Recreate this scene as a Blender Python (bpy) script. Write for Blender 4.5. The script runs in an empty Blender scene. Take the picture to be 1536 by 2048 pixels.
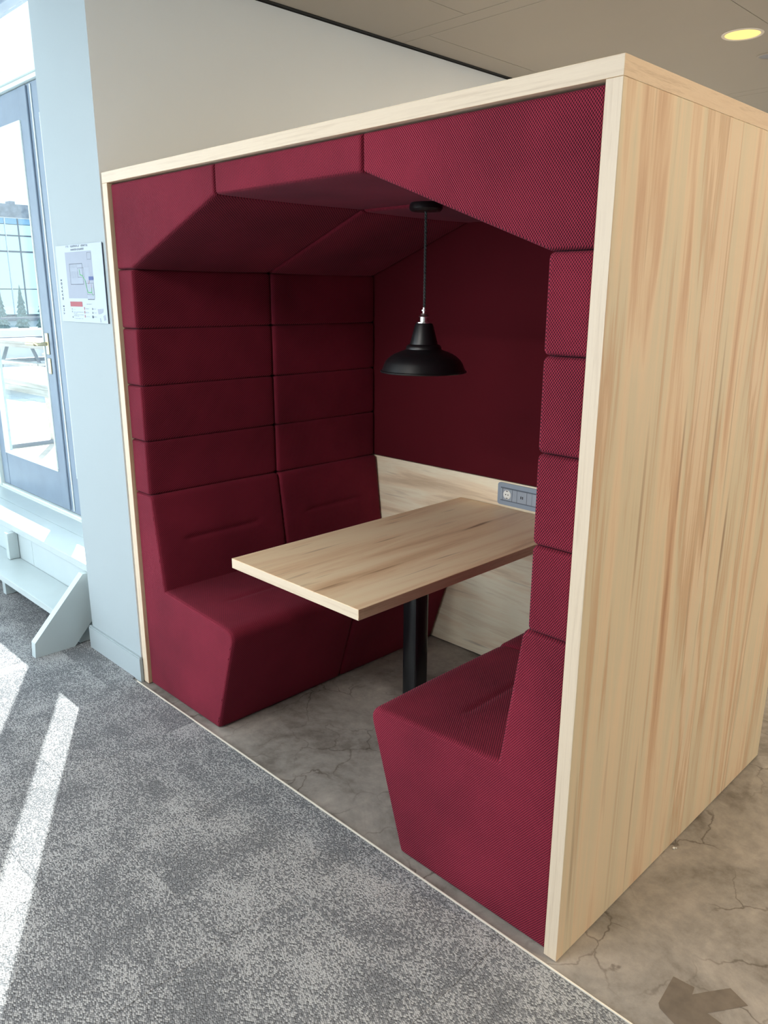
import bpy, bmesh, math, random
from mathutils import Vector, Matrix
random.seed(7)
S = bpy.context.scene
COL = S.collection

# ------------------------------------------------------------------ camera
CAM = (2.98932872, -1.47157442, 1.66060721)
YAW, PITCH, ROLL, FPX = -0.788535398, -0.269869742, 0.00370788083, 1564.63644
cd = bpy.data.cameras.new('camera'); cam = bpy.data.objects.new('camera', cd); COL.objects.link(cam)
fw = Vector((math.sin(YAW)*math.cos(PITCH), math.cos(YAW)*math.cos(PITCH), math.sin(PITCH)))
rt = Vector((math.cos(YAW), -math.sin(YAW), 0)); up = rt.cross(fw)
r2 = math.cos(ROLL)*rt + math.sin(ROLL)*up; u2 = -math.sin(ROLL)*rt + math.cos(ROLL)*up
cam.matrix_world = Matrix(((r2.x, u2.x, -fw.x, CAM[0]), (r2.y, u2.y, -fw.y, CAM[1]), (r2.z, u2.z, -fw.z, CAM[2]), (0, 0, 0, 1)))
cd.sensor_fit = 'VERTICAL'; cd.sensor_height = 36.0; cd.sensor_width = 27.0
cd.lens = FPX/2048*36.0; cd.clip_start = 0.05; cd.clip_end = 400
S.camera = cam

# ------------------------------------------------------------------ sky, sun, daylight, exposure
S.view_settings.view_transform = 'Standard'; S.view_settings.look = 'None'
S.view_settings.gamma = 1.0; S.view_settings.use_curve_mapping = False
S.view_settings.exposure = 0.12
S.cycles.use_denoising = True
S.cycles.max_bounces = 8; S.cycles.diffuse_bounces = 5; S.cycles.glossy_bounces = 4
S.cycles.transparent_max_bounces = 16; S.cycles.sample_clamp_indirect = 6.0
W = bpy.data.worlds.new('sky'); S.world = W; W.use_nodes = True
wn = W.node_tree.nodes; wl = W.node_tree.links; wn.clear()
wo = wn.new('ShaderNodeOutputWorld'); wb = wn.new('ShaderNodeBackground'); wt = wn.new('ShaderNodeTexCoord')
wsx = wn.new('ShaderNodeSeparateXYZ'); wr = wn.new('ShaderNodeValToRGB')
wl.new(wt.outputs['Generated'], wsx.inputs[0]); wl.new(wsx.outputs['Z'], wr.inputs[0]); wl.new(wr.outputs[0], wb.inputs[0]); wl.new(wb.outputs[0], wo.inputs[0])
wr.color_ramp.elements[0].position = 0.0; wr.color_ramp.elements[0].color = (0.92, 0.97, 1.0, 1)
wr.color_ramp.elements[1].position = 0.8; wr.color_ramp.elements[1].color = (0.48, 0.76, 1.0, 1)
wb.inputs[1].default_value = 1.6
sd = bpy.data.lights.new('sun', 'SUN'); sun = bpy.data.objects.new('sun', sd); COL.objects.link(sun)
el = math.radians(30.5); sdir = Vector((0.857*math.cos(el), -0.515*math.cos(el), -math.sin(el)))
sun.rotation_euler = sdir.to_track_quat('-Z', 'Y').to_euler(); sun.location = (-8, 5, 6)
sd.energy = 19.0; sd.angle = math.radians(0.53); sd.color = (1.0, 0.97, 0.92)

def area(name, loc, direction, sx, sy, power, color):
    l = bpy.data.lights.new(name, 'AREA'); o = bpy.data.objects.new(name, l); COL.objects.link(o)
    l.shape = 'RECTANGLE'; l.size = sx; l.size_y = sy; l.energy = power; l.color = color
    o.location = loc; o.rotation_euler = Vector(direction).to_track_quat('-Z', 'Z').to_euler()
    return o
# daylight at unseen windows behind and left of the camera
area('daylight_front', (-1.9, -5.85, 1.65), (0, 1, -0.02), 7.4, 2.3, 235, (0.86, 0.93, 1.0))
area('daylight_left', (-5.85, -2.7, 1.7), (1, 0.0, 0), 5.4, 2.4, 110, (0.62, 0.86, 1.0))
area('fill_right', (6.85, 4.3, 1.65), (-1, -0.1, 0), 6.0, 2.2, 60, (1.0, 0.97, 0.92))  # added fill for the side panel, no window known there

# ------------------------------------------------------------------ materials
def new_mat(name):
    m = bpy.data.materials.new(name); m.use_nodes = True
    nt = m.node_tree; b = nt.nodes['Principled BSDF']
    return m, nt, b
def plain(name, col, rough=0.5, metal=0.0, spec=0.5, noise=0.03, nscale=8.0, bump=0.0, bscale=300.0):
    m, nt, b = new_mat(name)
    b.inputs['Roughness'].default_value = rough; b.inputs['Metallic'].default_value = metal
    b.inputs['Specular IOR Level'].default_value = spec
    N = nt.nodes; L = nt.links
    tc = N.new('ShaderNodeTexCoord'); nz = N.new('ShaderNodeTexNoise'); nz.inputs['Scale'].default_value = nscale; nz.inputs['Detail'].default_value = 4
    L.new(tc.outputs['Object'], nz.inputs['Vector'])
    r = N.new('ShaderNodeValToRGB')
    r.color_ramp.elements[0].position = 0.3; r.color_ramp.elements[0].color = tuple(max(0, c*(1-noise)) for c in col)+(1,)
    r.color_ramp.elements[1].position = 0.7; r.color_ramp.elements[1].color = tuple(min(1, c*(1+noise)) for c in col)+(1,)
    L.new(nz.outputs['Fac'], r.inputs[0]); L.new(r.outputs[0], b.inputs['Base Color'])
    if bump:
        n2 = N.new('ShaderNodeTexNoise'); n2.inputs['Scale'].default_value = bscale; L.new(tc.outputs['Object'], n2.inputs['Vector'])
        bp = N.new('ShaderNodeBump'); bp.inputs['Strength'].default_value = bump; bp.inputs['Distance'].default_value = 0.002
        L.new(n2.outputs['Fac'], bp.inputs['Height']); L.new(bp.outputs[0], b.inputs['Normal'])
    return m
def mathn(N, L, op, a, b=None):
    n = N.new('ShaderNodeMath'); n.operation = op
    for i, v in enumerate((a, b)):
        if v is None: continue
        if isinstance(v, (int, float)): n.inputs[i].default_value = v
        else: L.new(v, n.inputs[i])
    return n.outputs[0]
def fabric(name, dark, light, pitch=0.0066, rough=0.85, sheen=0.25):
    m, nt, b = new_mat(name); N = nt.nodes; L = nt.links
    b.inputs['Roughness'].default_value = rough; b.inputs['Specular IOR Level'].default_value = 0.12
    b.inputs['Sheen Weight'].default_value = sheen; b.inputs['Sheen Roughness'].default_value = 0.45
    b.inputs['Sheen Tint'].default_value = (0.75, 0.62, 0.75, 1)
    tc = N.new('ShaderNodeTexCoord'); sx = N.new('ShaderNodeSeparateXYZ'); L.new(tc.outputs['Object'], sx.inputs[0])
    k = 2*math.pi/pitch
    uu = mathn(N, L, 'MULTIPLY', mathn(N, L, 'ADD', sx.outputs['X'], sx.outputs['Y']), k)
    vv = mathn(N, L, 'MULTIPLY', mathn(N, L, 'ADD', sx.outputs['Z'], mathn(N, L, 'MULTIPLY', sx.outputs['Y'], 0.55)), k*0.8)
    a = mathn(N, L, 'SINE', uu); c = mathn(N, L, 'SINE', vv)
    w = mathn(N, L, 'MULTIPLY', mathn(N, L, 'ADD', mathn(N, L, 'MULTIPLY', a, c), 1.0), 0.5)
    nz = N.new('ShaderNodeTexNoise'); nz.inputs['Scale'].default_value = 2.5; nz.inputs['Detail'].default_value = 5; L.new(tc.outputs['Object'], nz.inputs['Vector'])
    nf = N.new('ShaderNodeTexNoise'); nf.inputs['Scale'].default_value = 600; L.new(tc.outputs['Object'], nf.inputs['Vector'])
    f = mathn(N, L, 'ADD', mathn(N, L, 'MULTIPLY', w, 0.8), mathn(N, L, 'MULTIPLY', nf.outputs['Fac'], 0.3))
    f = mathn(N, L, 'ADD', f, mathn(N, L, 'MULTIPLY', mathn(N, L, 'SUBTRACT', nz.outputs['Fac'], 0.5), 0.5))
    r = N.new('ShaderNodeValToRGB'); e = r.color_ramp.elements
    e[0].position = 0.24; e[0].color = dark+(1,); e[1].position = 0.92; e[1].color = light+(1,)
    L.new(f, r.inputs[0]); L.new(r.outputs[0], b.inputs['Base Color'])
    bp = N.new('ShaderNodeBump'); bp.inputs['Strength'].default_value = 0.35; bp.inputs['Distance'].default_value = 0.0012
    L.new(w, bp.inputs['Height']); L.new(bp.outputs[0], b.inputs['Normal'])
    return m
def wood(name, axis, ramp, across=14.0, along=0.7, seed=0.0, streak=1.0, rough=0.42, fine=0.12, sheet=True):
    """grain runs along `axis`"""
    m, nt, b = new_mat(name); N = nt.nodes; L = nt.links
    b.inputs['Roughness'].default_value = rough; b.inputs['Specular IOR Level'].default_value = 0.4
    tc = N.new('ShaderNodeTexCoord')
    def nz(ac, al, detail, dist, off, rg=0.55):
        mp = N.new('ShaderNodeMapping'); sc = [ac, ac, ac]; sc['xyz'.index(axis)] = al
        mp.inputs['Scale'].default_value = sc; mp.inputs['Location'].default_value = (off+seed, off*1.7+seed, off*0.6)
        L.new(tc.outputs['Object'], mp.inputs['Vector'])
        n = N.new('ShaderNodeTexNoise'); n.inputs['Scale'].default_value = 1.0; n.inputs['Detail'].default_value = detail
        n.inputs['Distortion'].default_value = dist; n.inputs['Roughness'].default_value = rg
        L.new(mp.outputs[0], n.inputs['Vector']); return n.outputs['Fac']
    main = nz(across, along, 5, 0.6, 3.1)
    broad = nz(across*0.25, along*0.5, 2, 0.3, 9.7)
    fg = nz(across*14, along*7, 3, 0.0, 5.3, 0.7)
    f = mathn(N, L, 'ADD', mathn(N, L, 'MULTIPLY', main, 0.75), mathn(N, L, 'MULTIPLY', broad, 0.25))
    f = mathn(N, L, 'ADD', f, mathn(N, L, 'MULTIPLY', mathn(N, L, 'SUBTRACT', fg, 0.5), fine))
    r = N.new('ShaderNodeValToRGB'); cr = r.color_ramp
    cr.elements[0].position = ramp[0][0]; cr.elements[0].color = ramp[0][1]+(1,)
    cr.elements[1].position = ramp[-1][0]; cr.elements[1].color = ramp[-1][1]+(1,)
    for p, c in ramp[1:-1]:
        q = cr.elements.new(p); q.color = c+(1,)
    L.new(f, r.inputs[0]); out = r.outputs[0]
    if streak:
        st = nz(across*3.2, along*2.6, 1, 0.2, 17.0)
        sr = N.new('ShaderNodeValToRGB'); sr.color_ramp.elements[0].position = 0.66; sr.color_ramp.elements[0].color = (0, 0, 0, 1)
        sr.color_ramp.elements[1].position = 0.80; sr.color_ramp.elements[1].color = (1, 1, 1, 1); L.new(st, sr.inputs[0])
        mx = N.new('ShaderNodeMix'); mx.data_type = 'RGBA'
        L.new(mathn(N, L, 'MULTIPLY', sr.outputs[0], streak), mx.inputs['Factor'])
        L.new(out, mx.inputs['A']); mx.inputs['B'].default_value = (0.20, 0.085, 0.035, 1); out = mx.outputs['Result']
    L.new(out, b.inputs['Base Color'])
    bp = N.new('ShaderNodeBump'); bp.inputs['Strength'].default_value = 0.08; bp.inputs['Distance'].default_value = 0.001
    L.new(fg, bp.inputs['Height']); L.new(bp.outputs[0], b.inputs['Normal'])
    return m
BEECH = [(0.33, (0.40, 0.21, 0.11)), (0.41, (0.57, 0.37, 0.225)), (0.465, (0.68, 0.515, 0.34)), (0.53, (0.60, 0.50, 0.34)), (0.57, (0.53, 0.35, 0.21)), (0.60, (0.67, 0.50, 0.335)), (0.66, (0.62, 0.52, 0.36)), (0.72, (0.50, 0.34, 0.21))]
PALE = [(0.34, (0.62, 0.46, 0.30)), (0.45, (0.84, 0.68, 0.48)), (0.53, (0.90, 0.80, 0.60)), (0.60, (0.80, 0.66, 0.47)), (0.70, (0.90, 0.78, 0.58))]
EDGE = [(0.30, (0.58, 0.46, 0.34)), (0.5, (0.69, 0.57, 0.43)), (0.70, (0.65, 0.53, 0.40))]
M = {}
M['side'] = wood('beech_vertical', 'z', BEECH, 8, 0.42, 6.4, 0.9, fine=0.07)
M['table'] = wood('beech_table', 'y', [(0.28, (0.56, 0.34, 0.19)), (0.42, (0.82, 0.57, 0.35)), (0.52, (0.90, 0.69, 0.45)), (0.70, (0.93, 0.75, 0.50))], 11, 0.9, 7.0, 0.9)
M['back'] = wood('beech_back', 'x', PALE, 13, 1.3, 4.0, 0.45)
M['edge_z'] = wood('edge_vertical', 'z', EDGE, 110, 3, 1.0, 0.0, fine=0.5)
M['edge_x'] = wood('edge_horizontal', 'x', EDGE, 110, 3, 3.0, 0.0, fine=0.5)
M['edge_y'] = wood('edge_deep', 'y', [(0.32, (0.48, 0.33, 0.21)), (0.5, (0.66, 0.49, 0.33)), (0.68, (0.60, 0.43, 0.28))], 60, 5, 5.0, 0.0, fine=0.35)
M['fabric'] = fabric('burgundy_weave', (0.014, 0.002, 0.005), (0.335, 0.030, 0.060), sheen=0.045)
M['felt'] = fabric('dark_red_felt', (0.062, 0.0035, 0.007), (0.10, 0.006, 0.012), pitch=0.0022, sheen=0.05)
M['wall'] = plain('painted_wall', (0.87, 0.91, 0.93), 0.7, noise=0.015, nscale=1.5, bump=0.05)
M['wallend'] = plain('wall_end_blue_grey', (0.36, 0.425, 0.455), 0.6, noise=0.012, nscale=1.5, bump=0.05)  # end face darker and bluer than the side face
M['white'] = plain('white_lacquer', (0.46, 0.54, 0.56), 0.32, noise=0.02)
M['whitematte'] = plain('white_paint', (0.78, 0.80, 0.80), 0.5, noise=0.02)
M['greymetal'] = plain('grey_frame_paint', (0.18, 0.235, 0.31), 0.35, noise=0.06)
M['creamframe'] = plain('pale_frame_paint', (0.66, 0.75, 0.74), 0.4, noise=0.03)
M['black'] = plain('matt_black_metal', (0.006, 0.006, 0.007), 0.38, metal=0.0, spec=0.5, noise=0.0)
M['cord'] = plain('braided_cord', (0.03, 0.035, 0.035), 0.8, noise=0.3, nscale=400)
M['blackgloss'] = plain('black_gloss_metal', (0.005, 0.006, 0.007), 0.18, spec=0.6, noise=0.0)
M['chrome'] = plain('brushed_nickel', (0.75, 0.74, 0.72), 0.25, metal=1.0, noise=0.05, nscale=60)
M['brass'] = plain('worn_brass', (0.70, 0.62, 0.42), 0.28, metal=1.0, noise=0.1)
M['socketgrey'] = plain('grey_plastic', (0.25, 0.30, 0.36), 0.45, noise=0.02)
M['socketgrey2'] = plain('grey_plastic_light', (0.30, 0.34, 0.39), 0.4, noise=0.02)
M['socketdark'] = plain('dark_grey_plastic', (0.10, 0.12, 0.15), 0.5, noise=0.02)
M['socketwhite'] = plain('white_plastic', (0.78, 0.78, 0.72), 0.3, noise=0.02)
M['darkhole'] = plain('dark_hole', (0.01, 0.01, 0.01), 0.8, noise=0.0)
M['signwhite'] = plain('sign_white', (0.36, 0.42, 0.50), 0.3, noise=0.01)
M['signgrey'] = plain('sign_grey', (0.25, 0.28, 0.36), 0.4, noise=0.01)
M['signline'] = plain('sign_ink', (0.05, 0.06, 0.09), 0.5, noise=0.0)
M['signmid'] = plain('sign_pale_grey', (0.30, 0.345, 0.43), 0.5, noise=0.0)
M['signred'] = plain('sign_red', (0.33, 0.04, 0.06), 0.5, noise=0.0)
M['signgreen'] = plain('sign_green', (0.06, 0.36, 0.10), 0.5, noise=0.0)
M['signblue'] = plain('sign_blue', (0.03, 0.06, 0.24), 0.5, noise=0.0)
M['ceil'] = plain('ceiling_panel_paint', (0.40, 0.37, 0.325), 0.45, noise=0.015, nscale=2)
M['trimwhite'] = plain('pale_trim', (0.85, 0.80, 0.70), 0.3, noise=0.02)
M['darkgap'] = plain('dark_gap', (0.02, 0.02, 0.02), 0.9, noise=0.0)
M['paver'] = plain('concrete_paver', (0.62, 0.62, 0.60), 0.8, noise=0.08, nscale=6, bump=0.2)
M['pavebase'] = plain('paver_bed', (0.35, 0.35, 0.34), 0.9)
M['timber'] = wood('weathered_timber', 'x', [(0.3, (0.40, 0.36, 0.32)), (0.5, (0.58, 0.54, 0.49)), (0.7, (0.66, 0.62, 0.57))], 30, 2, 8.0, 0.3, rough=0.8)
M['steel'] = plain('dark_grey_steel', (0.12, 0.15, 0.19), 0.45)
M['rubble'] = plain('concrete_facade', (0.30, 0.33, 0.38), 0.9, noise=0.25, nscale=3)
M['facadeglass'], _nt, _b = new_mat('facade_glass')
_b.inputs['Base Color'].default_value = (0.55, 0.80, 0.92, 1); _b.inputs['Metallic'].default_value = 0.9; _b.inputs['Roughness'].default_value = 0.08
M['facadeglass2'], _nt, _b = new_mat('facade_glass_dark')
_b.inputs['Base Color'].default_value = (0.22, 0.42, 0.62, 1); _b.inputs['Metallic'].default_value = 0.8; _b.inputs['Roughness'].default_value = 0.2
M['needles'] = plain('conifer_needles', (0.16, 0.24, 0.24), 0.9, noise=0.4, nscale=12)  # needle colour lightened to put haze into it
M['asphalt'] = plain('pale_ground', (0.40, 0.42, 0.42), 0.9, noise=0.1, nscale=1)
def glass_mat():
    m = bpy.data.materials.new('window_glass'); m.use_nodes = True; N = m.node_tree.nodes; L = m.node_tree.links; N.clear()
    o = N.new('ShaderNodeOutputMaterial'); mx = N.new('ShaderNodeMixShader'); t = N.new('ShaderNodeBsdfTransparent'); g = N.new('ShaderNodeBsdfGlossy')
    t.inputs[0].default_value = (0.95, 0.98, 0.98, 1); g.inputs['Roughness'].default_value = 0.02
    lw = N.new('ShaderNodeLayerWeight'); lw.inputs[0].default_value = 0.5
    f = mathn(N, L, 'ADD', mathn(N, L, 'MULTIPLY', mathn(N, L, 'POWER', lw.outputs['Facing'], 5.0), 0.6), 0.02)
    L.new(f, mx.inputs[0]); L.new(t.outputs[0], mx.inputs[1]); L.new(g.outputs[0], mx.inputs[2]); L.new(mx.outputs[0], o.inputs[0])
    return m
M['glass'] = glass_mat()
def emis(name, col, s):
    m = bpy.data.materials.new(name); m.use_nodes = True; N = m.node_tree.nodes; L = m.node_tree.links; N.clear()
    o = N.new('ShaderNodeOutputMaterial'); e = N.new('ShaderNodeEmission'); e.inputs[0].default_value = col+(1,); e.inputs[1].default_value = s
    L.new(e.outputs[0], o.inputs[0]); return m
M['lampglow'] = emis('downlight_glow', (1.0, 0.68, 0.24), 1.35)

M['softboxglow'] = emis('softbox_glow', (1.0, 0.95, 0.88), 3.0)  # glowing face of the added fill lamps
def carpet_mat():
    m, nt, b = new_mat('carpet_yarn'); N = nt.nodes; L = nt.links
    b.inputs['Roughness'].default_value = 0.95; b.inputs['Specular IOR Level'].default_value = 0.1
    tc = N.new('ShaderNodeTexCoord'); oi = N.new('ShaderNodeObjectInfo')
    geo = N.new('ShaderNodeNewGeometry')
    mp = N.new('ShaderNodeMapping'); mp.inputs['Rotation'].default_value = (0, 0, math.radians(40)); mp.inputs['Scale'].default_value = (150, 260, 1)
    L.new(geo.outputs['Position'], mp.inputs['Vector'])
    vo = N.new('ShaderNodeTexVoronoi'); vo.voronoi_dimensions = '2D'; vo.inputs['Scale'].default_value = 1.0; vo.inputs['Randomness'].default_value = 0.55
    L.new(mp.outputs[0], vo.inputs['Vector'])
    # patches: broad cloudy areas, shifted for every tile
    off = N.new('ShaderNodeVectorMath'); off.operation = 'MULTIPLY_ADD'
    cx = N.new('ShaderNodeCombineXYZ'); L.new(mathn(N, L, 'MULTIPLY', oi.outputs['Random'], 37.0), cx.inputs[0]); L.new(mathn(N, L, 'MULTIPLY', oi.outputs['Random'], 91.0), cx.inputs[1])
    off.inputs[1].default_value = (1, 1, 1); L.new(geo.outputs['Position'], off.inputs[0]); L.new(cx.outputs[0], off.inputs[2])
    pn = N.new('ShaderNodeTexNoise'); pn.inputs['Scale'].default_value = 4.2; pn.inputs['Detail'].default_value = 5; pn.inputs['Roughness'].default_value = 0.55
    L.new(off.outputs[0], pn.inputs['Vector'])
    sc = N.new('ShaderNodeSeparateColor'); L.new(vo.outputs['Color'], sc.inputs[0])
    # probability that a yarn is the light one
    prob = mathn(N, L, 'MULTIPLY', mathn(N, L, 'SUBTRACT', pn.outputs['Fac'], 0.33), 2.4)
    lightm = N.new('ShaderNodeMath'); lightm.operation = 'SMOOTH_MIN'; 
    d = mathn(N, L, 'SUBTRACT', prob, sc.outputs[0])
    st = N.new('ShaderNodeMapRange'); st.inputs['From Min'].default_value = -0.3; st.inputs['From Max'].default_value = 0.3; L.new(d, st.inputs['Value'])
    mx = N.new('ShaderNodeMix'); mx.data_type = 'RGBA'
    mx.inputs['A'].default_value = (0.215, 0.225, 0.24, 1); mx.inputs['B'].default_value = (0.50, 0.51, 0.52, 1)
    L.new(st.outputs[0], mx.inputs['Factor'])
    # dark gaps between the yarn loops
    gp = N.new('ShaderNodeMapRange'); gp.inputs['From Min'].default_value = 0.30; gp.inputs['From Max'].default_value = 0.72
    gp.inputs['To Min'].default_value = 1.0; gp.inputs['To Max'].default_value = 0.28; L.new(vo.outputs['Distance'], gp.inputs['Value'])
    ml = N.new('ShaderNodeMix'); ml.data_type = 'RGBA'; ml.blend_type = 'MULTIPLY'; ml.inputs['Factor'].default_value = 1.0
    L.new(mx.outputs['Result'], ml.inputs['A'])
    cc = N.new('ShaderNodeCombineColor'); L.new(gp.outputs[0], cc.inputs[0]); L.new(gp.outputs[0], cc.inputs[1]); L.new(gp.outputs[0], cc.inputs[2]); L.new(cc.outputs[0], ml.inputs['B'])
    L.new(ml.outputs['Result'], b.inputs['Base Color'])
    bp = N.new('ShaderNodeBump'); bp.inputs['Strength'].default_value = 0.6; bp.inputs['Distance'].default_value = 0.003
    L.new(gp.outputs[0], bp.inputs['Height']); L.new(bp.outputs[0], b.inputs['Normal'])
    return m
M['carpet'] = carpet_mat()
def concrete_mat():
    m, nt, b = new_mat('polished_concrete'); N = nt.nodes; L = nt.links
    b.inputs['Specular IOR Level'].default_value = 0.45
    geo = N.new('ShaderNodeNewGeometry')
    n1 = N.new('ShaderNodeTexNoise'); n1.inputs['Scale'].default_value = 2.6; n1.inputs['Detail'].default_value = 9; n1.inputs['Roughness'].default_value = 0.66; n1.inputs['Distortion'].default_value = 0.6
    n2 = N.new('ShaderNodeTexNoise'); n2.inputs['Scale'].default_value = 22; n2.inputs['Detail'].default_value = 6; n2.inputs['Roughness'].default_value = 0.7
    L.new(geo.outputs['Position'], n1.inputs['Vector']); L.new(geo.outputs['Position'], n2.inputs['Vector'])
    f = mathn(N, L, 'ADD', mathn(N, L, 'MULTIPLY', n1.outputs['Fac'], 0.7), mathn(N, L, 'MULTIPLY', n2.outputs['Fac'], 0.3))
    r = N.new('ShaderNodeValToRGB'); e = r.color_ramp.elements
    e[0].position = 0.36; e[0].color = (0.125, 0.108, 0.092, 1); e[1].position = 0.64; e[1].color = (0.40, 0.365, 0.33, 1)
    q = r.color_ramp.elements.new(0.5); q.color = (0.27, 0.25, 0.228, 1)
    L.new(f, r.inputs[0])
    # hairline cracks
    mp = N.new('ShaderNodeVectorMath'); mp.operation = 'MULTIPLY_ADD'; mp.inputs[1].default_value = (0.30, 0.30, 0)
    wnz = N.new('ShaderNodeTexNoise'); wnz.inputs['Scale'].default_value = 5; wnz.inputs['Detail'].default_value = 5; L.new(geo.outputs['Position'], wnz.inputs['Vector'])
    L.new(wnz.outputs['Color'], mp.inputs[0]); L.new(geo.outputs['Position'], mp.inputs[2])
    vo = N.new('ShaderNodeTexVoronoi'); vo.feature = 'DISTANCE_TO_EDGE'; vo.voronoi_dimensions = '2D'; vo.inputs['Scale'].default_value = 5.5
    L.new(mp.outputs[0], vo.inputs['Vector'])
    cr = N.new('ShaderNodeMapRange'); cr.inputs['From Min'].default_value = 0.004; cr.inputs['From Max'].default_value = 0.028
    cr.inputs['To Min'].default_value = 0.0; cr.inputs['To Max'].default_value = 1.0; L.new(vo.outputs['Distance'], cr.inputs['Value'])
    # cracks fade in and out
    n3 = N.new('ShaderNodeTexNoise'); n3.inputs['Scale'].default_value = 3.3; n3.inputs['Detail'].default_value = 2; L.new(geo.outputs['Position'], n3.inputs['Vector'])
    fade = N.new('ShaderNodeMapRange'); fade.inputs['From Min'].default_value = 0.42; fade.inputs['From Max'].default_value = 0.58; L.new(n3.outputs['Fac'], fade.inputs['Value'])
    cf = mathn(N, L, 'MULTIPLY', mathn(N, L, 'SUBTRACT', 1.0, cr.outputs[0]), mathn(N, L, 'MULTIPLY', fade.outputs[0], 0.7))
    mx = N.new('ShaderNodeMix'); mx.data_type = 'RGBA'; L.new(cf, mx.inputs['Factor']); L.new(r.outputs[0], mx.inputs['A']); mx.inputs['B'].default_value = (0.07, 0.052, 0.04, 1)
    L.new(mx.outputs['Result'], b.inputs['Base Color'])
    rr = N.new('ShaderNodeMapRange'); rr.inputs['To Min'].default_value = 0.42; rr.inputs['To Max'].default_value = 0.6; L.new(n1.outputs['Fac'], rr.inputs['Value']); L.new(rr.outputs[0], b.inputs['Roughness'])
    return m
M['concrete'] = concrete_mat()

# ------------------------------------------------------------------ helpers
def link(name, me, mats, parent=None, loc=None):
    o = bpy.data.objects.new(name, me)
    for m in (mats if isinstance(mats, (list, tuple)) else [mats]):
        me.materials.append(m)
    COL.objects.link(o)
    if parent is not None: o.parent = parent
    if loc is not None: o.location = loc
    return o
def tag(o, label=None, cat=None, group=None, kind=None):
    if label: o['label'] = label
    if cat: o['category'] = cat
    if group: o['group'] = group
    if kind: o['kind'] = kind
    return o
def empty(name, loc=(0, 0, 0)):
    o = bpy.data.objects.new(name, None); COL.objects.link(o); o.location = loc; o.empty_display_size = 0.1
    return o
class MB:
    """mesh builder in world coordinates; origin subtracts the parent's position"""
    def __init__(self, origin=(0, 0, 0)): self.bm = bmesh.new(); self.o = Vector(origin)
    def box(self, x0, x1, y0, y1, z0, z1, bev=0.0, mat=0):
        vs = [self.bm.verts.new(Vector((x, y, z))-self.o) for x in (x0, x1) for y in (y0, y1) for z in (z0, z1)]
        fs = [(0, 1, 3, 2), (4, 6, 7, 5), (0, 4, 5, 1), (2, 3, 7, 6), (0, 2, 6, 4), (1, 5, 7, 3)]
        F = [self.bm.faces.new([vs[i] for i in f]) for f in fs]
        for f in F: f.material_index = mat
        if bev:
            es = list({e for f in F for e in f.edges})
            bmesh.ops.bevel(self.bm, geom=es, offset=bev, segments=2, profile=0.5, affect='EDGES', clamp_overlap=True)
        return self
    def prism(self, pts, axis, a0, a1, mat=0):
        """polygon pts in the two other axes (order x<y<z), extruded along axis"""
        def P(p, a):
            c = list(p); c.insert('xyz'.index(axis), a); return Vector(c)-self.o
        n = len(pts); A = [self.bm.verts.new(P(p, a0)) for p in pts]; B = [self.bm.verts.new(P(p, a1)) for p in pts]
        F = [self.bm.faces.new(A), self.bm.faces.new(B[::-1])]
        for i in range(n): F.append(self.bm.faces.new([A[i], B[i], B[(i+1) % n], A[(i+1) % n]]))
        for f in F: f.material_index = mat
        return self
    def lathe(self, prof, c, seg=48, cap=True, mat=0):
        rings = []
        for r, z in prof:
            rings.append([self.bm.verts.new(Vector((c[0]+r*math.cos(2*math.pi*i/seg), c[1]+r*math.sin(2*math.pi*i/seg), c[2]+z))-self.o) for i in range(seg)])
        for a, b in zip(rings, rings[1:]):
            for i in range(seg): self.bm.faces.new([a[i], a[(i+1) % seg], b[(i+1) % seg], b[i]]).material_index = mat
        if cap:
            self.bm.faces.new(rings[0][::-1]); self.bm.faces.new(rings[-1])
        return self
    def tube(self, pts, r, seg=10, mat=0):
        pts = [Vector(p) for p in pts]; rings = []
        for i, p in enumerate(pts):
            d = (pts[min(i+1, len(pts)-1)]-pts[max(i-1, 0)]).normalized()
            a = d.orthogonal().normalized() if abs(d.z) < .95 else Vector((1, 0, 0)); a = (a-d*a.dot(d)).normalized(); b = d.cross(a)
            rr = r[i] if isinstance(r, (list, tuple)) else r
            rings.append([self.bm.verts.new(p+rr*(math.cos(2*math.pi*k/seg)*a+math.sin(2*math.pi*k/seg)*b)-self.o) for k in range(seg)])
        for a, b in zip(rings, rings[1:]):
            for i in range(seg): self.bm.faces.new([a[i], a[(i+1) % seg], b[(i+1) % seg], b[i]]).material_index = mat
        self.bm.faces.new(rings[0][::-1]); self.bm.faces.new(rings[-1])
        return self
    def build(self, name, mats, parent=None, smooth=False, loc=None):
        bmesh.ops.recalc_face_normals(self.bm, faces=self.bm.faces)
        me = bpy.data.meshes.new(name); self.bm.to_mesh(me); self.bm.free()
        if smooth:
            for p in me.polygons: p.use_smooth = True
            try: me.set_sharp_from_angle(angle=math.radians(35))
            except Exception: pass
        return link(name, me, mats, parent, loc if loc is not None else None)
def box(name, mat, x0, x1, y0, y1, z0, z1, parent=None, bev=0.0, origin=(0, 0, 0)):
    return MB(origin).box(x0, x1, y0, y1, z0, z1, bev).build(name, mat, parent)

# ================================================================== SETTING
Wd, D, H, T = 2.144, 1.350, 2.1, 0.038       # booth outer size, board thickness
ZC = 2.845
fl = box('floor', M['concrete'], -6, 7, -6, 8, -0.2, 0.0); tag(fl, kind='structure')
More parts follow.
